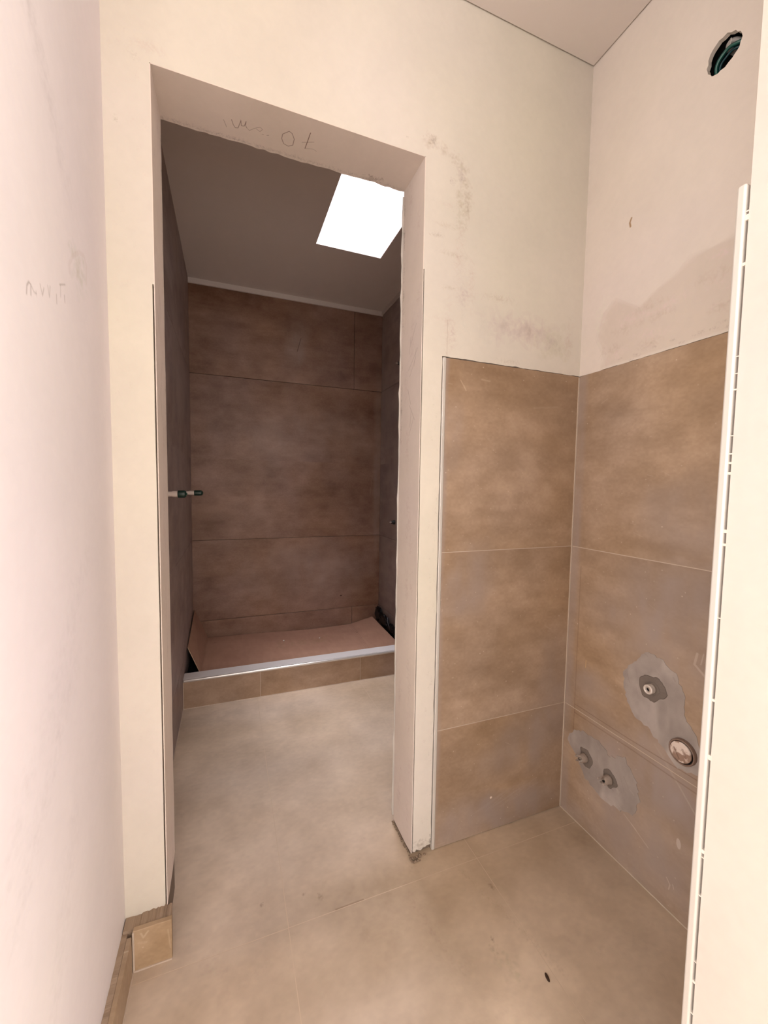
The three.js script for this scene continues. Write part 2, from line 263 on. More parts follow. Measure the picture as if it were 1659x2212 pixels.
const floorTex = surfaceTexture(-2.1, -1.3, 4.9, 4.8, 410, (() => {
  const base = tilePixel(201, 181, 159, 51, [['u', FX1], ['u', FX2], ['v', FJ], ['v', 1.26]], null);
  return (u, v) => {                                                 // v = z; the streaks of a floor tile run along its length, z
    const c = base(v * 0.8 + 3, u * 0.42 + 1.5); const d = 6 * fbm(u * 9, v * 9, 4, 53), f = Math.max(0, fbm(u * 5, v * 5, 3, 57));
    return [cl(c[0] + d + 12 * f), cl(c[1] + d + 12 * f), cl(c[2] + d + 12 * f)];
  };
})(), (c) => {
  const s = (a) => `rgba(84,62,44,${a})`;
  smudge(c, 0.709, 0.167, 0.007, 0.014, s(0.14), 40, 701); smudge(c, 0.627, 0.285, 0.004, 0.008, s(0.25), 30, 702); smudge(c, 0.618, 0.304, 0.012, 0.016, s(0.05), 40, 703);
  smudge(c, 0.075, -0.01, 0.006, 0.006, s(0.3), 24, 704); smudge(c, 0.231, 0.02, 0.012, 0.012, s(0.10), 30, 705); smudge(c, 0.19, 0.0, 0.006, 0.006, s(0.2), 20, 706);
  for (let i = 0; i < 14; i++) { const t = i / 13; smudge(c, 0.655 + 0.09 * t, 0.10 + 0.30 * t, 0.010, 0.018, s(0.035), 26, 710 + i); smudge(c, 0.47 + 0.05 * t, 0.11 + 0.22 * t, 0.016, 0.02, s(0.02), 22, 760 + i); }
  smudge(c, 0.63, 0.35, 0.03, 0.03, s(0.03), 40, 730); smudge(c, 0.02, 0.16, 0.01, 0.006, 'rgba(225,205,182,0.12)', 40, 731); smudge(c, -0.19, 0.12, 0.012, 0.008, 'rgba(225,205,182,0.10)', 40, 732);
  line(c, [[0.265, 0.073], [0.345, 0.073]], 0.0022, s(0.55));
  const r = rng(61); for (let i = 0; i < 120; i++) smudge(c, -0.2 + 1.3 * r(), -1.1 + 1.6 * r(), 0.006 + 0.02 * r(), 0.006 + 0.02 * r(), r() < 0.5 ? s(0.02) : 'rgba(226,212,198,0.03)', 18, 740 + i);
});
const stone = inMetres(stoneNoise, 0.5);
const tileMat = (tx, rough = 0.5) => M({ map: fit(tx), bumpMap: stone, bumpScale: 0.0004, roughness: rough, specularIntensity: 0.7 });
const mNicheBack = tileMat(nicheBackTex), mNicheRight = tileMat(nicheRightTex), mShowerBack = tileMat(showerBackTex, 0.45), mShowerSide = tileMat(showerSideTex, 0.5), mFloor = tileMat(floorTex, 0.42);
const mGrout = M({ color: '#c8b6a5', roughness: 0.95 }), mGroutDark = M({ color: '#4a3a30', roughness: 0.95 }), mFloorGrout = M({ color: '#cfbba4', roughness: 0.95 });
const mTrim = M({ color: '#d9d3cc', roughness: 0.35, metalness: 0.15, clearcoat: 0.2 });
const mWhite = M({ color: '#d8cfc8', roughness: 0.6 }), mShaft = M({ color: '#c9c6c4', roughness: 0.95 });
const mChrome = M({ color: '#e6dcd4', roughness: 0.32, metalness: 0.75 }), mBlack = M({ color: '#070605', roughness: 0.9 }), mRubber = M({ color: '#1c1511', roughness: 0.6 });
const cementTex = surfaceTexture(0, 0, 0.5, 0.75, 1200, (u, v) => { const n = 22 * fbm(u * 9, v * 9, 4, 201) + 12 * fbm(u * 40, v * 25, 3, 203), k = 16 * sm(0.05, 0.3, fbm(u * 14, v * 7, 3, 205)); return [cl(164 + n + k), cl(152 + n + k), cl(145 + n + k)]; }, (c) => { const r = rng(207); for (let i = 0; i < 70; i++) { const x = 0.5 * r(), y = 0.1 + 0.62 * r(); line(c, [[x, y], [x + 0.02 * r(), y - 0.03 * r()]], 0.001 + 0.004 * r(), r() < 0.6 ? 'rgba(196,182,174,0.18)' : 'rgba(120,106,98,0.15)'); } }),
  mCement = M({ map: fit(cementTex), roughness: 0.95, bumpMap: inMetres(trowelNoise, 0.12), bumpScale: 0.0012 }), mCementWet = M({ color: '#85786f', roughness: 0.9, bumpMap: inMetres(trowelNoise, 0.04), bumpScale: 0.001 });
const mMud = M({ color: '#cdb9aa', roughness: 0.9, bumpMap: inMetres(trowelNoise, 0.05), bumpScale: 0.002 }), mPlasterLump = M({ color: '#e0d6cc', roughness: 0.95 });

// ------------------------------------------------------------------ floor
const floor = structure('floor', 'beige-brown stone-look tiled floor running through corridor and shower room', 'floor');
mesh('slab', box(BX0 - 0.12, BX1 + 0.12, -0.14, -0.0003, -2.0, BZ1 + 0.12), mFloorGrout, floor);
{
  const g = 0.0010, cols = [[XL, FX1], [FX1, FX2], [FX2, XR]];
  const put = (x0, x1, z0, z1) => mesh('floor_tile', uvMetres(box(x0 + g, x1 - g, -0.0003, 0, z0 + g, z1 - g), 'x', 'z'), mFloor, floor);
  for (const [x0, x1] of cols) { put(x0, x1, ZC + 0.001, FJ); put(x0, x1, FJ, 1.26); }
  put(BX0, -1.03, ZL, 1.26); put(-1.03, XL - 0.13, ZL, 1.26); put(XL - 0.13, XL, ZL, 1.26); put(XR, 1.886, ZE, 1.26); put(1.886, BX1, ZE, 1.26);
for (let i = -1; i < 4; i++) for (const [z0, z1] of [[1.26, 2.43], [2.43, BZ1]]) put(Math.max(BX0, FX1 + (i - 1) * 0.583 - (i === -1 ? 1 : 0)), i === 3 ? BX1 : FX1 + i * 0.583, z0, z1);
}

// ------------------------------------------------------------------ door wall with its opening, plaster skin and tiled part
const wallDoor = structure('wall_door', 'cream plastered wall with a rough unlined door opening', 'wall');
{
  const o = 0.002, body = [[-0.37, 0], [XA - o, 0], [XA - o, HD + o], [XB + o, HD + o], [XB + o, 0], [1.27, 0], [1.27, 2.66], [-0.37, 2.66]];
  mesh('masonry', uvMetres(extrudeXY(body, -TD, -0.012), 'x', 'y'), mMasonry, wallDoor);
  const lo = 0.0052, skin = [
    [-0.37, 0], [XA - lo, 0], ...ragged([XA - lo, 0.07], [XA - lo, 1.62], 16, 0.0005, 1), [XA - lo, 1.62], [XA - o, 1.62], [XA - o, HD + o], [XB + o, HD + o], [XB + o, 1.79], [XB + lo, 1.79],
    ...ragged([XB + lo, 1.77], [XB + lo, 0.016], 24, 0.0006, 2), ...ragged([XB + lo, 0.016], [XT - 0.013, 0.022], 9, 0.006, 3), ...ragged([XT - 0.013, 0.022], [XT - 0.0128, HT + 0.004], 60, 0.0011, 4),
    ...ragged([XT - 0.0128, HT + 0.004], [XR, HT + 0.0015], 40, 0.0011, 5), [XR, HT + 0.0015], [1.2, HT + 0.0015], [1.2, 2.6], [-0.37, 2.6]];
  mesh('plaster', uvMetres(extrudeXY(skin, -0.012, 0), 'x', 'y'), mDoor, wallDoor);
  // plastered reveals: left, right, head
  const rl = ragged([-TD, 0.11], [-TD, HD], 40, 0.0022, 6).map(([z, y]) => [z - 0.001, y]);
  mesh('reveal', uvMetres(extrudeZY([...rl, [-TD, HD], [0, HD], [0, 0.10], [-0.10, 0.10]], XA - o, XA), 'z', 'y'), mJamb, wallDoor);
  const rr = ragged([-TD, 0.008], [-TD, HD], 50, 0.0022, 7).map(([z, y]) => [z - 0.001, y]);
  mesh('reveal', uvMetres(extrudeZY([...rr, [-TD, HD], [0, HD], [0, 0.012], [-0.05, 0.007]], XB, XB + o), 'z', 'y'), mJamb, wallDoor);
  const rh = ragged([XA, -TD - 0.001], [XB, -TD - 0.001], 40, 0.003, 8);
  const hg = extrudeXY([...rh, [XB, -TD], [XB, 0], [XA, 0]].map(([x, z]) => [x, -z]), 0, o); hg.rotateX(-Math.PI / 2); hg.translate(0, HD, 0);
  mesh('reveal', uvMetres(hg, 'x', 'z'), mSoffit, wallDoor);
  // thin broken corner bead along the far edge of the right reveal
  const bead = ragged([XB - 0.0035, 0.02], [XB - 0.0035, 2.08], 60, 0.0016, 9);
  mesh('corner_bead', uvMetres(extrudeXY([...bead, [XB - 0.002, 2.08], [XB + 0.02, 2.08], [XB + 0.02, 0.02]], -TD - 0.006, -TD - 0.003), 'x', 'y'), mTrim, wallDoor);
  mesh('tile_bed', box(XT - 0.012, XR, 0, HT, -0.012, -0.0105), mBed, wallDoor);
  mesh('grout', box(XT + 0.001, XR - 0.003, 0.002, HT - 0.001, -0.0105, 0.0011), mGrout, wallDoor);
  for (const [y0, y1] of [[0.0025, J1 - 0.0012], [J1 + 0.0012, J2 - 0.0012], [J2 + 0.0012, HT]]) mesh('wall_tile', uvMetres(box(XT + 0.0015, XR - 0.004, y0, y1, -0.0100, 0.0016, 0.0006), 'x', 'y'), mNicheBack, wallDoor);
  mesh('edge_trim', box(XT - 0.0100, XT + 0.0005, 0.001, HT + 0.001, -0.0105, 0.0030, 0.0024), mTrim, wallDoor);
  mesh('corner_joint', uvMetres(box(XR - 0.006, XR + 0.0005, 0.002, HT - 0.002, -0.0105, 0.0040, 0.001), 'x', 'y'), mGrout, wallDoor);
  // back of the wall, towards the shower
  for (const [x0, x1] of [[SL, XA - 0.006], [XB + 0.006, SR]]) for (const [y0, y1] of [[0.001, 0.784], [0.786, 1.877], [1.879, HI]]) mesh('wall_tile', uvMetres(box(x0, x1, y0, y1, -TD - 0.010, -TD, 0.0006), 'x', 'y'), mShowerBack, wallDoor);
}

// ------------------------------------------------------------------ corridor walls
const wallLeft = structure('wall_left', 'pale plastered corridor wall with faint pencil writing', 'wall');
mesh('plaster', uvMetres(box(-0.37, XL, 0, 2.66, 0, ZL), 'z', 'y'), mLeft, wallLeft);

const wallRight = structure('wall_right', 'niche wall, cream plaster above brown tiles, with an open cable hole', 'wall');
{
  const hole = [[0.418, 2.256], [0.428, 2.244], [0.433, 2.228], [0.428, 2.210], [0.414, 2.198], [0.399, 2.190], [0.384, 2.189], [0.370, 2.194], [0.361, 2.207], [0.357, 2.222], [0.360, 2.240], [0.368, 2.256], [0.382, 2.266], [0.400, 2.267]];
  const r = rng(12), rough = []; hole.forEach((p, i) => { const q = hole[(i + 1) % hole.length]; rough.push(p, [(p[0] + q[0]) / 2 + (r() - 0.5) * 0.004, (p[1] + q[1]) / 2 + (r() - 0.5) * 0.004]); });
  const inner = Array.from({ length: 20 }, (_, i) => [0.394 + 0.056 * Math.cos(i / 20 * 6.2832), 2.228 + 0.056 * Math.sin(i / 20 * 6.2832)]);
  mesh('masonry', uvMetres(extrudeZY([[-0.012, 0], [ZS, 0], [ZS, 2.66], [-0.012, 2.66]], XR + 0.012, XR + 0.10, [inner]), 'z', 'y'), mMasonry, wallRight);
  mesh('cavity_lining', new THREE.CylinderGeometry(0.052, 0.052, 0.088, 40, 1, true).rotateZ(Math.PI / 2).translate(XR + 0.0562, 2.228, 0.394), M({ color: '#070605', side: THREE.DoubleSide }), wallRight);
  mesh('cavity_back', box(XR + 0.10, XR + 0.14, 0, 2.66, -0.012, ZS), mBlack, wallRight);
  const skin = [...ragged([0, HT + 0.0015], [ZS, HT + 0.0015], 50, 0.0012, 14), [ZS, HT + 0.0015], [ZS, 2.6], [0, 2.6]];
  mesh('plaster', uvMetres(extrudeZY(skin, XR, XR + 0.012, [rough]), 'z', 'y'), mNiche, wallRight);
  mesh('tile_bed', box(XR + 0.0105, XR + 0.012, 0, HT, 0, ZS), mBed, wallRight);
  mesh('grout', box(XR - 0.0011, XR + 0.0105, 0.002, HT - 0.001, 0.005, ZS - 0.013), mGrout, wallRight);
  for (const [y0, y1] of [[0.0025, J1 - 0.0012], [J1 + 0.0012, J2 - 0.0012], [J2 + 0.0012, HT]]) mesh('wall_tile', uvMetres(box(XR - 0.0016, XR + 0.0100, y0, y1, 0.004, ZS - 0.012, 0.0006), 'z', 'y'), mNicheRight, wallRight);
  mesh('floor_joint', box(XR - 0.0035, XR + 0.001, -0.001, 0.0035, 0.002, ZS, 0.001), mGrout, wallRight);
  // dried cement round the pipe outlets
  const patch = (name, pts, seed, th) => {
    const rr = rng(seed), v = []; pts.forEach((p, i) => { const q = pts[(i + 1) % pts.length]; for (let k = 0; k < 6; k++) v.push([p[1] + (q[1] - p[1]) * k / 6 + (rr() - 0.5) * 0.008, p[0] + (q[0] - p[0]) * k / 6 + (rr() - 0.5) * 0.008]); });
    return mesh(name, uvMetres(extrudeZY(v, XR - 0.0016 - th, XR - 0.0014), 'z', 'y'), mCement, wallRight);
  };
  patch('cement_patch', [[0.661, 0.261], [0.696, 0.288], [0.696, 0.329], [0.670, 0.375], [0.624, 0.401], [0.567, 0.402], [0.53, 0.436], [0.432, 0.458], [0.414, 0.396], [0.451, 0.350], [0.48, 0.307], [0.491, 0.264], [0.54, 0.233], [0.609, 0.223]], 3, 0.0010).userData.label = 'grey dried cement smear round the upper outlet and drain';
  patch('cement_patch', [[0.269, 0.020], [0.317, 0.046], [0.337, 0.089], [0.342, 0.15], [0.313, 0.192], [0.349, 0.241], [0.294, 0.283], [0.245, 0.296], [0.19, 0.281], [0.169, 0.236], [0.157, 0.17], [0.181, 0.104], [0.236, 0.061]], 4, 0.0012).userData.label = 'grey dried cement smear round the two lower valves';
}

const wallStub = structure('wall_stub', 'bright plastered stub wall at the right edge with a white tile trim', 'wall');
{
  mesh('plaster', uvMetres(box(XS, 1.27, 0, 2.552, ZS, ZE - 0.001), 'z', 'y'), mPlain, wallStub);
  mesh('tile_bed', box(XS + 0.006, XR - 0.003, 0, HT, ZS - 0.003, ZS), mBed, wallStub);
  for (const [y0, y1] of [[0.0025, J1 - 0.0012], [J1 + 0.0012, J2 - 0.0012], [J2 + 0.0012, HT]]) mesh('wall_tile', uvMetres(box(XS + 0.013, XR - 0.003, y0, y1, ZS - 0.0125, ZS - 0.003, 0.0006), 'x', 'y'), mNicheBack, wallStub);
  mesh('edge_trim', box(XS - 0.0035, XS + 0.0125, 0.001, HT + 0.002, ZS - 0.0135, ZS - 0.0028, 0.0030), mTrim, wallStub);
  const r = rng(70), dabs = [];
  for (let i = 0; i < 26; i++) { const y = 0.1 + 1.44 * r(), h = 0.001 + 0.007 * r() * r(); dabs.push(box(XS - 0.0006, XS + 0.006, y, y + h, ZS - 0.003, ZS + 0.0005)); }
  mesh('filler_dabs', mergeGeometries(dabs), mPlasterLump, wallStub).userData.kind = 'stuff';
}

const ceiling = structure('ceiling', 'pale plasterboard ceiling above the niche with a shadow gap', 'ceiling');
mesh('slab', box(-0.37, 1.27, HC + 0.006, 2.70, -TD, ZE), mCeil, ceiling);
mesh('plasterboard', uvMetres(box(XL + 0.004, XR - 0.004, HC, HC + 0.006, 0.004, ZE), 'x', 'z'), mCeil, ceiling);

// ------------------------------------------------------------------ skirting
const mSkirt = tileMat(surfaceTexture(-0.3, -0.1, 0.5, 0.8, 700, tilePixel(172, 148, 122, 87, [], null), (c) => { specks(c, -0.3, -0.1, 0.5, 0.8, 60, 8); line(c, [[-0.205, 0.092], [-0.2, 0.08], [-0.19, 0.093]], 0.004, 'rgba(215,196,172,0.5)'); line(c, [[-0.21, 0.07], [-0.195, 0.066]], 0.006, 'rgba(208,188,164,0.35)'); line(c, [[-0.148, 0.08], [-0.143, 0.03]], 0.003, 'rgba(208,188,164,0.35)'); }));
const mBack = M({ color: '#a8927d', roughness: 1, bumpMap: inMetres(trowelNoise, 0.1), bumpScale: 0.003 });
const skD = structure('baseboard_door', 'short stone skirting tile at the foot of the left door pier', 'baseboard');
{
  const g = uvMetres(box(-0.222, XA + 0.014, 0.0, 0.103, 0.034, 0.046, 0.0015), 'x', 'y');
  mesh('skirting_tile', g, mSkirt, skD);
  mesh('mortar_back', uvMetres(extrudeXY([...ragged([XL + 0.002, 0.098], [XA + 0.010, 0.100], 22, 0.004, 21), [XA + 0.010, 0.1], [XA + 0.010, 0.0], [XL + 0.002, 0.0]].reverse(), 0.0, 0.034), 'x', 'y'), mBack, skD);
  mesh('corner_joint', box(-0.2235, -0.2190, 0.001, 0.100, 0.033, 0.0475, 0.001), mGrout, skD);
  mesh('floor_joint', box(-0.222, XA + 0.014, -0.001, 0.003, 0.044, 0.0485, 0.001), mGrout, skD);
}
const skL = structure('baseboard_left', 'stone skirting tiles along the foot of the left wall', 'baseboard');
for (const [z0, z1] of [[0.047, 0.46], [0.462, ZL]]) {
  mesh('skirting_tile', uvMetres(box(-0.2345, -0.2240, 0.0, 0.093, z0, z1, 0.0015), 'y', 'z'), mSkirt, skL);
}
mesh('mortar_back', uvMetres(extrudeZY([...ragged([0.002, 0.091], [ZL, 0.091], 40, 0.0025, 23), [ZL, 0.09], [ZL, 0], [0.002, 0]].reverse(), XL, -0.2345), 'z', 'y'), mBack, skL);
mesh('floor_joint', box(-0.2245, -0.2215, -0.001, 0.0025, 0.047, ZL, 0.001), mGrout, skL);

// ------------------------------------------------------------------ shower room shell
const ROWS = [[0.002, 0.2336], [0.2364, 0.7840], [0.7860, 1.8766], [1.8794, HI]];
const wallSB = structure('wall_shower_back', 'dark brown tiled back wall of the shower', 'wall');
mesh('masonry', box(-0.37, 1.25, 0, 2.7, -2.0, SB - 0.010), mGroutDark, wallSB);
ROWS.forEach(([y0, y1], i) => { for (const [x0, x1] of (i === 3 || i === 0 ? [[SL, 0.8754], [0.8786, SR]] : [[SL, SR]])) mesh('wall_tile', uvMetres(box(x0, x1, y0, y1, SB - 0.012, SB, 0.0008), 'x', 'y'), mShowerBack, wallSB); });
const wallSL = structure('wall_shower_left', 'grey-brown tiled left wall of the shower room', 'wall');
mesh('masonry', box(-0.37, SL - 0.010, 0, 2.7, -2.0, -TD), mGroutDark, wallSL);
for (const [y0, y1] of ROWS) for (const [z0, z1] of [[SB, -0.7512], [-0.7488, -TD]]) mesh('wall_tile', uvMetres(box(SL - 0.012, SL, y0, y1, z0, z1, 0.0008), 'z', 'y'), mShowerSide, wallSL);
mesh('floor_joint', box(SL - 0.001, SL + 0.003, -0.001, 0.003, ZC, -TD, 0.001), mGrout, wallSL);
const wallSR = structure('wall_shower_right', 'dark tiled right wall of the shower room with pipe fittings', 'wall');
mesh('masonry', box(SR + 0.010, 1.25, 0, 2.7, -2.0, -TD), mGroutDark, wallSR);
for (const [y0, y1] of ROWS) for (const [z0, z1] of [[SB, -1.0012], [-0.9988, -TD]]) mesh('wall_tile', uvMetres(box(SR, SR + 0.012, y0, y1, z0, z1, 0.0008), 'z', 'y'), mShowerSide, wallSR);
const ceilS = structure('ceiling_shower', 'shadowed flat ceiling of the shower room around the roof light', 'ceiling');
{
  const out = [[SL - 0.01, -TD], [SR + 0.01, -TD], [SR + 0.01, SB - 0.01], [SL - 0.01, SB - 0.01]], hole = [[SKY.x0, SKY.z0], [SKY.x1, SKY.z0], [SKY.x1, SKY.z1], [SKY.x0, SKY.z1]];
  const g = extrudeXY(out.map(([x, z]) => [x, -z]), 0, 0.03, [hole.map(([x, z]) => [x, -z])]); g.rotateX(-Math.PI / 2); g.translate(0, HI, 0);
  mesh('plasterboard', uvMetres(g, 'x', 'z'), mCeil, ceilS);
}
const win1 = structure('window_1', 'blown-out white roof light in the shower ceiling', 'window');
{
  const t = 0.04, y0 = HI + 0.03, y1 = SKY.y;
  mesh('shaft_side', box(SKY.x0 - t, SKY.x0, y0, y1 + 0.05, SKY.z0 - t, SKY.z1 + t), mShaft, win1); mesh('shaft_side', box(SKY.x1, SKY.x1 + t, y0, y1 + 0.05, SKY.z0 - t, SKY.z1 + t), mShaft, win1);
  mesh('shaft_side', box(SKY.x0, SKY.x1, y0, y1 + 0.05, SKY.z0 - t, SKY.z0), mShaft, win1); mesh('shaft_side', box(SKY.x0, SKY.x1, y0, y1 + 0.05, SKY.z1, SKY.z1 + t), mShaft, win1);
  mesh('window_pane', box(SKY.x0, SKY.x1, y1, y1 + 0.012, SKY.z0, SKY.z1), M({ color: '#ffffff', roughness: 0.6, emissive: SKY.color, emissiveIntensity: 1.6 }), win1);
  mesh('roof_deck', extrudeXYroof(), mMasonry, win1);
}
function extrudeXYroof() {
  const out = [[-0.37, -TD], [1.25, -TD], [1.25, -2.0], [-0.37, -2.0]], hole = [[SKY.x0 - 0.04, SKY.z0 - 0.04], [SKY.x1 + 0.04, SKY.z0 - 0.04], [SKY.x1 + 0.04, SKY.z1 + 0.04], [SKY.x0 - 0.04, SKY.z1 + 0.04]];
  const g = extrudeXY(out.map(([x, z]) => [x, -z]), 0, 0.08, [hole.map(([x, z]) => [x, -z])]); g.rotateX(-Math.PI / 2); g.translate(0, 2.62, 0); return g;
}
const trim1 = structure('trim_1', 'narrow pale strip along the top of the shower back wall', 'trim');
mesh('cornice_strip', box(SL, SR, 2.438, HI, SB, SB + 0.012), mCeil, trim1);
const trim2 = structure('trim_2', 'narrow strip along the top of the shower right wall', 'trim');
mesh('cornice_strip', box(SR - 0.010, SR, 2.445, HI, SB + 0.012, -TD), mCeil, trim2);

// ------------------------------------------------------------------ room behind the camera, where the daylight comes from
{
  const bed = (n, l, u0, u1, cut, place) => {                        // a wall from u0 to u1, 0.12 thick, with an optional window opening, turned into place
    const o = structure(n, l, 'wall'), g = extrudeXY([[u0, 0], [u1, 0], [u1, 2.7], [u0, 2.7]], 0, 0.12, cut ? [cut] : []); uvMetres(g, 'x', 'y'); place(g); mesh('plaster', g, mPlain, o);
  };
  const hole = (c, w, h) => [[c - w / 2, 1.27 - h / 2], [c + w / 2, 1.27 - h / 2], [c + w / 2, 1.27 + h / 2], [c - w / 2, 1.27 + h / 2]];
  const [A, B, C] = WINDOWS;
  bed('wall_room_inner_left', 'plain plastered room wall left of the corridor mouth', BX0, -0.37, null, (g) => g.translate(0, 0, ZL - 0.12));
  bed('wall_room_inner_right', 'plain plastered room wall right of the corridor mouth', 1.27, BX1, null, (g) => g.translate(0, 0, ZE - 0.12));
  bed('wall_room_back', 'plain plastered room wall behind the camera with a large window', BX0, BX1, hole(A.at[0], A.w, A.h), (g) => g.translate(0, 0, BZ1));
  bed('wall_room_left', 'plain plastered room side wall on the left with a window', -BZ1, 0.12 - ZL, hole(-B.at[2], B.w, B.h), (g) => g.rotateY(Math.PI / 2).translate(BX0 - 0.12, 0, 0));
  bed('wall_room_right', 'plain plastered room side wall on the right with a window', -BZ1, 0.12 - ZE, hole(-C.at[2], C.w, C.h), (g) => g.rotateY(Math.PI / 2).translate(BX1, 0, 0));
  const cb = structure('ceiling_room', 'plain room ceiling behind the camera', 'ceiling'); mesh('plasterboard', uvMetres(box(BX0, BX1, 2.6, 2.72, ZE, BZ1), 'x', 'z'), mCeil, cb); mesh('plasterboard', uvMetres(box(BX0, -0.37, 2.6, 2.72, ZL, ZE), 'x', 'z'), mCeil, cb);
  for (const w of WINDOWS) {
    const o = structure('window_' + w.n, w.label, 'window'), a = w.w / 2, b = w.h / 2; o.position.set(...w.at); o.rotation.y = w.turn;   // local +z points outside
    mesh('window_pane', box(-a, a, -b, b, 0.004, 0.014), M({ color: '#ffffff', roughness: 0.4, emissive: DAY, emissiveIntensity: 1.2 }), o);
    for (const x of [-a, -0.03, a - 0.06]) mesh('window_frame', box(x, x + 0.06, -b, b, 0.016, 0.07), mWhite, o);
    for (const y of [-b, b - 0.06]) mesh('window_frame', box(-a, a, y, y + 0.06, 0.02, 0.065), mWhite, o);
  }
}

// ------------------------------------------------------------------ shower threshold, base, board
{
  const ct = surfaceTexture(SL, 0, SR - SL, 0.16, 700, tilePixel(172, 144, 120, 71, [['u', 0.154], ['u', 0.727]], null), null), mCurb = tileMat(ct);
  const t = thing('shower_curb', 'low tiled shower threshold capped with a pale metal strip', 'threshold');
  mesh('core', box(SL + 0.001, SR - 0.001, 0, HCU - 0.010, ZC - 0.082, ZC - 0.0005), mGrout, t);
  for (const [x0, x1] of [[SL + 0.002, 0.1528], [0.1552, 0.7258], [0.7282, SR - 0.002]]) mesh('curb_tile', uvMetres(box(x0, x1, 0.002, HCU - 0.008, ZC - 0.010, ZC, 0.0008), 'x', 'y'), mCurb, t);
  mesh('cap', box(SL + 0.001, SR - 0.001, HCU - 0.009, HCU, ZC - 0.0845, ZC - 0.010, 0.001), M({ color: '#dcd6d2', roughness: 0.5, metalness: 0.05 }), t);
  mesh('edge_profile', box(SL + 0.001, SR - 0.001, HCU - 0.014, HCU + 0.0008, ZC - 0.0095, ZC + 0.003, 0.006), M({ color: '#e6e2df', roughness: 0.22, metalness: 0.6 }), t);
  mesh('joint', box(SL + 0.001, SR - 0.002, -0.001, 0.0025, ZC - 0.001, ZC + 0.0025, 0.001), mGrout, t);
  mesh('joint', box(SL + 0.0005, SL + 0.004, 0, HCU - 0.01, ZC - 0.001, ZC + 0.002, 0.001), mGrout, t);
}
{
  const t = thing('shower_base', 'black waterproof shower base in the gap behind the threshold', 'shower base');
  mesh('membrane', box(SL + 0.001, SR - 0.001, 0, 0.092, SB + 0.001, ZC - 0.086), mBlack, t);
}
{
  // cardboard laid over the shower base, its left edge folded up against the wall, its right part bent
  const t = thing('cardboard_sheet', 'brown cardboard sheet laid in the shower, left edge folded up', 'cardboard');
  const tx = surfaceTexture(-0.3, -1.9, 1.4, 0.7, 500, (u, v) => { const n = 14 * fbm(u * 3, v * 7, 4, 81) + 6 * fbm(u * 60, v * 20, 2, 83); return [cl(166 + n), cl(126 + n), cl(104 + n * 0.9)]; }, (c) => {
    const s = 'rgba(70,44,30,0.12)'; smudge(c, 0.86, -1.66, 0.012, 0.01, s, 40, 1); smudge(c, -0.09, -1.74, 0.015, 0.012, s, 40, 2); smudge(c, 0.5, -1.6, 0.2, 0.06, 'rgba(90,60,44,0.03)', 60, 3);
    for (let i = 0; i < 3; i++) line(c, [[0.85 + i * 0.01, -1.84], [0.83 + i * 0.01, -1.3]], 0.003, 'rgba(90,60,44,0.15)');
  });
  const mC = M({ map: fit(tx), roughness: 0.95 }), mE = M({ color: '#c9a98c', roughness: 1 });
  const nx = 28, nz = 10, th = 0.004, P = [], I = [], r = rng(5), wob = Array.from({ length: nx + 1 }, () => (r() - 0.5) * 0.006);
  const top = (i, j) => {
    const u = i / nx, v = j / nz, x0 = -0.140 - 0.012 * v, x1 = 1.040 + 0.012 * v, x = x0 + (x1 - x0) * u, z = (SB + 0.008) + (ZC - 0.092 - SB - 0.008) * v + (1 - v) * Math.abs(wob[i]);
    const y = x > 0.84 ? 0.101 + 0.048 * (x - 0.84) / 0.215 * (1 - 0.75 * v) : 0.101 + 0.022 * Math.pow((0.84 - x) / 0.98, 2) * (1 - 0.6 * v) + 0.003 * Math.sin(x * 9 + v * 4);
    return [x, Math.max(0.0975, y), z];
  };
  for (const dy of [0, -th]) for (let j = 0; j <= nz; j++) for (let i = 0; i <= nx; i++) { const p = top(i, j); P.push(p[0], p[1] + dy, p[2]); }
  const at = (i, j, k) => k * (nx + 1) * (nz + 1) + j * (nx + 1) + i, quad = (a, b, c, d) => I.push(a, b, c, a, c, d);
  for (let j = 0; j < nz; j++) for (let i = 0; i < nx; i++) { quad(at(i, j, 0), at(i, j + 1, 0), at(i + 1, j + 1, 0), at(i + 1, j, 0)); quad(at(i, j, 1), at(i + 1, j, 1), at(i + 1, j + 1, 1), at(i, j + 1, 1)); }
  for (let i = 0; i < nx; i++) { quad(at(i, 0, 0), at(i + 1, 0, 0), at(i + 1, 0, 1), at(i, 0, 1)); quad(at(i, nz, 0), at(i, nz, 1), at(i + 1, nz, 1), at(i + 1, nz, 0)); }
  for (let j = 0; j < nz; j++) { quad(at(0, j, 0), at(0, j, 1), at(0, j + 1, 1), at(0, j + 1, 0)); quad(at(nx, j, 0), at(nx, j + 1, 0), at(nx, j + 1, 1), at(nx, j, 1)); }
  const g = new THREE.BufferGeometry(); g.setAttribute('position', new THREE.Float32BufferAttribute(P, 3)); g.setIndex(I); const gn = g.toNonIndexed(); gn.computeVertexNormals();
  mesh('panel', uvMetres(gn, 'x', 'z'), mC, t);
  // folded flap: crease bottom, leaning on the left wall
  const A = [-0.140, 0.120, SB + 0.010], B = [-0.151, 0.112, -1.30], C = [-0.2235, 0.233, -1.405], D = [-0.2165, 0.318, SB + 0.010];
  const off = [0.0030, 0.0018, 0], q = [A, B, C, D], q2 = q.map((p) => p.map((c, i) => c - off[i])), fp = [], face = (...ps) => { const [a, b, c, d] = ps; fp.push(...a, ...b, ...c, ...a, ...c, ...d); };
  face(A, B, C, D); face(q2[3], q2[2], q2[1], q2[0]); face(A, q2[0], q2[1], B); face(D, C, q2[2], q2[3]); face(A, D, q2[3], q2[0]);
  const fg = new THREE.BufferGeometry(); fg.setAttribute('position', new THREE.Float32BufferAttribute(fp, 3)); fg.computeVertexNormals();
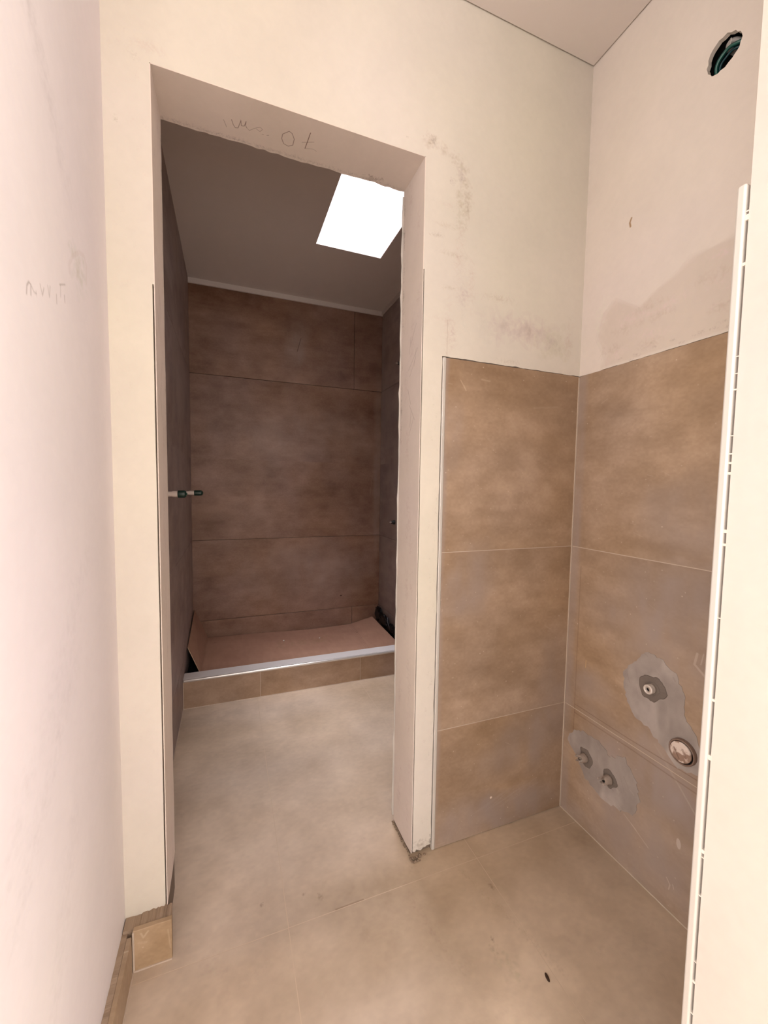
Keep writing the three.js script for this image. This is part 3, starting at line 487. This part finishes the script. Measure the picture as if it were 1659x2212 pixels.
  mesh('flap', uvMetres(fg, 'y', 'z'), mC, t);
  const eg = new THREE.BufferGeometry(), ep = []; { const [a, b, c, d] = [B, q2[1], q2[2], C].map((p) => [p[0] + 0.0012, p[1], p[2] + 0.001]); const e2 = [a, b, c, d].map((p) => [p[0], p[1], p[2] - 0.001]); const f2 = (a1, b1, c1, d1) => ep.push(...a1, ...b1, ...c1, ...a1, ...c1, ...d1); f2(a, b, c, d); f2(e2[3], e2[2], e2[1], e2[0]); f2(a, d, e2[3], e2[0]); f2(b, e2[1], e2[2], c); f2(d, c, e2[2], e2[3]); f2(a, e2[0], e2[1], b); }
  eg.setAttribute('position', new THREE.Float32BufferAttribute(ep, 3)); eg.computeVertexNormals(); mesh('cut_edge', uvMetres(eg, 'x', 'y'), mE, t);
}
for (const [x, z, s, l] of [[0.34, -1.66, 0.006, 'tiny white plaster crumb on the cardboard, left of two'], [0.58, -1.63, 0.005, 'tiny white plaster crumb on the cardboard, right of two']]) {
  const o = mesh(numbered('plaster_crumb'), new THREE.DodecahedronGeometry(s, 0).scale(1, 0.7, 0.8).translate(x, 0.1085, z), M({ color: '#efe6dc' }), scene); o.userData = { label: l, category: 'crumb', group: 'plaster crumbs on the cardboard' };
}
{
  // crumpled black plastic stuffed into the rear right corner
  const t = thing('plastic_bundle', 'crumpled black plastic stuffed in the rear right shower corner', 'plastic');
  const crumple = (cx, cy, cz, sx, sy, sz, seed) => {
    let g = new THREE.IcosahedronGeometry(1, 5); g.deleteAttribute('uv'); g.deleteAttribute('normal'); g = mergeVertices(g); const p = g.attributes.position;
    for (let i = 0; i < p.count; i++) {
      const x = p.getX(i), y = p.getY(i), z = p.getZ(i), k = 1 + 0.5 * Math.abs(fbm(x * 2.2 + seed, y * 2.2 + z * 1.7, 3, seed)) - 0.35 * Math.abs(fbm(y * 3.1 + seed, z * 3.1 - x * 2, 3, seed + 3)) * 1.4;
      p.setXYZ(i, Math.max(1.056, Math.min(SR - 0.001, cx + x * sx * k)), Math.max(cy - sy * 0.98, cy + y * sy * k), Math.max(SB + 0.002, cz + z * sz * k));
    }
    g = g.toNonIndexed(); g.computeVertexNormals(); return g;
  };
  const mP = M({ color: '#0b0a0c', roughness: 0.38, specularIntensity: 0.6 });
  mesh('fold', crumple(1.070, 0.185, -1.78, 0.022, 0.055, 0.065, 4), mP, t); mesh('fold', crumple(1.072, 0.165, -1.66, 0.020, 0.045, 0.085, 9), mP, t); mesh('fold', crumple(1.075, 0.145, -1.53, 0.018, 0.035, 0.075, 15), mP, t);
  for (const [z, l] of [[-1.74, 0.10], [-1.62, 0.08], [-1.56, 0.07]]) { const c = new THREE.CatmullRomCurve3([new THREE.Vector3(1.070, 0.21, z - l / 2), new THREE.Vector3(1.062, 0.175, z), new THREE.Vector3(1.063, 0.155, z + l / 2)]); mesh('ridge', new THREE.TubeGeometry(c, 12, 0.006, 6), M({ color: '#2a282c', roughness: 0.3 }), t); }
}

// ------------------------------------------------------------------ pipe ends
function lathe(profile, seg = 24) { return new THREE.LatheGeometry(profile.map(([r, h]) => new THREE.Vector2(r, h)), seg); }        // axis y
function pipeEnd(label, x, y, z, white, cap, rad, tilt) {
  const t = thing('pipe_end', label, 'pipe', 'capped pipe ends on the left shower wall'); t.position.set(x, y, z); t.rotation.set(0, tilt, -Math.PI / 2);
  mesh('sleeve', lathe([[0, 0], [rad * 0.95, 0], [rad * 0.95, 0.004], [rad * 0.8, 0.006], [rad * 0.8, white * 0.5], [rad * 0.95, white * 0.52], [rad * 0.95, white], [0, white]]), M({ color: '#d9c8bd', roughness: 0.5 }), t);
  const c = mesh('cap', lathe([[0, white], [rad * 1.15, white], [rad * 1.2, white + 0.003], [rad * 1.2, white + cap * 0.8], [rad * 0.9, white + cap], [0, white + cap]]), M({ color: '#0f2f26', roughness: 0.35 }), t);
  mesh('tip', lathe([[0, white + cap], [rad * 0.35, white + cap], [rad * 0.35, white + cap + 0.004], [0, white + cap + 0.004]], 12), M({ color: '#244a3e', roughness: 0.3 }), c);
  return t;
}
pipeEnd('near capped pipe end with dark green plug, beside the left jamb', SL, 1.122, -0.72, 0.040, 0.030, 0.0125, 0);
pipeEnd('far capped pipe end with dark green plug, deeper on the left wall', SL, 1.112, -1.38, 0.052, 0.042, 0.0125, 0);

function fitting(label, y, z) {                                      // small brass outlet on the right shower wall
  const t = thing('wall_outlet', label, 'pipe fitting', 'outlets on the right shower wall'); t.position.set(SR, y, z); t.rotation.z = Math.PI / 2;
  mesh('socket', lathe([[0.006, 0.001], [0.016, 0], [0.016, 0.008], [0.011, 0.010], [0.011, 0.022], [0.006, 0.022], [0.006, 0.001]]), M({ color: '#0c0908', roughness: 0.5 }), t);
  mesh('nipple', lathe([[0, 0], [0.005, 0], [0.005, 0.034], [0.0035, 0.038], [0, 0.038]], 14), mChrome, t);
  return t;
}
fitting('small pipe outlet low on the right shower wall', 0.911, -1.552); fitting('small pipe outlet high on the right shower wall', 1.991, -1.483);

function wobble(g, seed) { const p = g.attributes.position; for (let i = 0; i < p.count; i++) { const a = Math.atan2(p.getZ(i), p.getX(i)), k = 1 + 0.45 * fbm(Math.cos(a) * 1.3 + seed, Math.sin(a) * 1.3, 3, 211); p.setX(i, p.getX(i) * k * 1.05); p.setZ(i, p.getZ(i) * k * 0.95); } g.computeVertexNormals(); return g; }
function valve(label, y, z, kind) {
  const t = thing('water_outlet', label, 'pipe fitting'); t.position.set(XR - 0.0026, y, z); t.rotation.z = Math.PI / 2;            // local y points into the room
  mesh('collar', lathe(kind === 'open' ? [[0, 0.0002], [0.038, 0], [0.036, 0.0012], [0.020, 0.0020], [0.019, 0.003], [0, 0.003]] : [[0, 0.0002], [0.026, 0], [0.024, 0.0012], [0.016, 0.0022], [0, 0.003]]), mCementWet, t).geometry = wobble(lathe(kind === 'open' ? [[0, 0.0030], [0.019, 0.0030], [0.020, 0.0020], [0.034, 0.0010], [0.036, 0]].reverse() : [[0, 0.0040], [0.013, 0.0036], [0.016, 0.0022], [0.024, 0.0010], [0.026, 0]].reverse(), 40), kind === 'open' ? 1 : kind === 'a' ? 5 : 9);
  if (kind === 'open') {
    mesh('nipple', lathe([[0.0048, 0.002], [0.0135, 0.002], [0.0135, 0.010], [0.0125, 0.011], [0.0125, 0.013], [0.0135, 0.014], [0.0135, 0.020], [0.0120, 0.022], [0.0052, 0.022], [0.0048, 0.006]], 28), M({ color: '#eadfd6', roughness: 0.4, metalness: 0.35 }), t);
    mesh('bore', new THREE.CylinderGeometry(0.0052, 0.0052, 0.012, 16).translate(0, 0.012, 0), mBlack, t);
  } else {
    mesh('body', lathe([[0, 0.002], [0.0145, 0.002], [0.0150, 0.010], [0.0125, 0.012], [0.0125, 0.021], [0.0100, 0.026], [0, 0.027]], 20), mMud, t);
    const r = rng(kind === 'a' ? 3 : 8);
    for (let i = 0; i < 4; i++) { const a = i / 4 * 6.283 + r(), c = new THREE.CylinderGeometry(0.0026, 0.0036, 0.010 + 0.006 * r(), 8); c.translate(0, 0.028, 0); c.rotateX((r() - 0.5) * 0.5); c.translate(0.0078 * Math.cos(a), 0, 0.0078 * Math.sin(a)); mesh('prong', c, i % 2 ? mChrome : mMud, t); }
    mesh('bore', new THREE.CylinderGeometry(0.0046, 0.0046, 0.004, 12).translate(0.001, 0.0265, 0), mBlack, t);
  }
  return t;
}
valve('open bright pipe nipple in the upper cement patch', 0.600, 0.316, 'open');
valve('mortar-caked valve stub nearest the niche corner', 0.253, 0.102, 'a');
valve('mortar-caked valve stub, right one in the lower cement patch', 0.243, 0.197, 'b');
{
  const t = thing('drain_pipe', 'round mud-smeared drain pipe end plugged in the niche wall', 'drain'); t.position.set(XR - 0.0024, 0.471, 0.409); t.rotation.z = Math.PI / 2;
  mesh('pipe', lathe([[0.0290, -0.004], [0.0335, -0.004], [0.0335, 0.0105], [0.0320, 0.012], [0.0305, 0.012], [0.0290, 0.0095], [0.0290, -0.004]], 40), M({ color: '#8d7567', roughness: 0.6 }), t);
  mesh('recess', lathe([[0, -0.002], [0.029, -0.002], [0.029, 0.001], [0, 0.001]], 32), mBlack, t);
  const g = lathe([[0, 0.001], [0.0262, 0.001], [0.0270, 0.010], [0.0262, 0.0125], [0.014, 0.0132], [0, 0.0136]], 36), p = g.attributes.position;
  for (let i = 0; i < p.count; i++) { const x = p.getX(i), z = p.getZ(i); if (p.getY(i) > 0.011) p.setY(i, p.getY(i) + 0.0016 * fbm(x * 160, z * 160, 2, 91)); }
  g.computeVertexNormals(); g.translate(0, 0, -0.0015);
  const plugTex = surfaceTexture(-0.03, -0.03, 0.06, 0.06, 4000, (u, v) => { const n = 0.5 + 0.5 * fbm(u * 70, v * 70, 4, 95) * 1.6, k = sm(0.45, 0.75, n); return [cl(158 + 72 * k), cl(130 + 82 * k), cl(114 + 86 * k)]; }, (c) => { line(c, [[-0.018, -0.004], [0.004, -0.018]], 0.004, 'rgba(90,66,54,0.35)'); line(c, [[-0.006, 0.012], [0.010, 0.004]], 0.006, 'rgba(120,92,78,0.35)'); });
  mesh('plug', uvMetres(g, 'x', 'z'), M({ map: fit(plugTex), roughness: 0.7 }), t);
}

// ------------------------------------------------------------------ cables in the open hole
{
  const tube = (pts, r) => new THREE.TubeGeometry(new THREE.CatmullRomCurve3(pts.map((p) => new THREE.Vector3(...p))), 30, r, 10);
  const t = thing('electrical_cable', 'dark green cable with pale conduit in the open wall hole', 'cable');
  mesh('sheath', tube([[XR + 0.060, 2.232, 0.446], [XR + 0.024, 2.237, 0.424], [XR + 0.016, 2.2411, 0.4051], [XR + 0.016, 2.2430, 0.3937], [XR + 0.016, 2.2391, 0.3845], [XR + 0.016, 2.2322, 0.3753], [XR + 0.018, 2.2224, 0.369], [XR + 0.024, 2.210, 0.366], [XR + 0.06, 2.19, 0.366]], 0.0042), M({ color: '#0d5148', roughness: 0.35, clearcoat: 0.4 }), t);
  mesh('core', tube([[XR + 0.070, 2.228, 0.440], [XR + 0.034, 2.234, 0.418], [XR + 0.025, 2.238, 0.4038], [XR + 0.025, 2.238, 0.3945], [XR + 0.025, 2.234, 0.3852], [XR + 0.025, 2.228, 0.3759], [XR + 0.028, 2.218, 0.3707], [XR + 0.05, 2.205, 0.370]], 0.0028), M({ color: '#153f45', roughness: 0.4 }), t);
  const c = mesh('conduit', tube([[XR + 0.075, 2.246, 0.432], [XR + 0.032, 2.250, 0.4126], [XR + 0.024, 2.2570, 0.4029], [XR + 0.022, 2.2590, 0.3940], [XR + 0.026, 2.2540, 0.3885], [XR + 0.050, 2.246, 0.392]], 0.0058), M({ color: '#a7a09c', roughness: 0.5 }), t);
  mesh('rim', new THREE.TorusGeometry(0.0062, 0.0014, 8, 24).rotateY(0.9).translate(XR + 0.021, 2.2590, 0.3945), M({ color: '#c9c2bc', roughness: 0.5 }), c);
}

// ------------------------------------------------------------------ rubble at the foot of the reveal, a chip on the floor
{
  const r = rng(52), parts = [];
  for (let i = 0; i < 46; i++) { const s = 0.0015 + 0.005 * r() * r(), x = XB - 0.006 + 0.05 * r() * r(), z = 0.004 + 0.018 * r(); parts.push(new THREE.DodecahedronGeometry(s, 0).scale(1, 0.7, 1).rotateY(r() * 6).translate(x, s * 0.6, z)); }
  for (let i = 0; i < 40; i++) { const s = 0.001 + 0.0025 * r(), z = -TD + 0.15 * r(); parts.push(new THREE.DodecahedronGeometry(s, 0).rotateY(r() * 6).translate(XB - 0.002 - 0.004 * r(), s * 0.8, z)); }
  const o = mesh('mortar_crumbs', mergeGeometries(parts), M({ color: '#8d7a68', roughness: 1 }), scene); o.userData = { kind: 'stuff', label: 'loose grey mortar crumbs at the foot of the right jamb', category: 'crumbs' };
  const chip = new THREE.SphereGeometry(1, 10, 6).scale(0.004, 0.0016, 0.010).rotateY(-0.25).translate(0.700, 0.0015, 0.399);
  const k = mesh('wood_chip', chip, M({ color: '#3a2618', roughness: 0.8 }), scene); k.userData = { label: 'tiny dark chip lying on the floor tiles', category: 'debris' };
}

renderer.render(scene, camera);
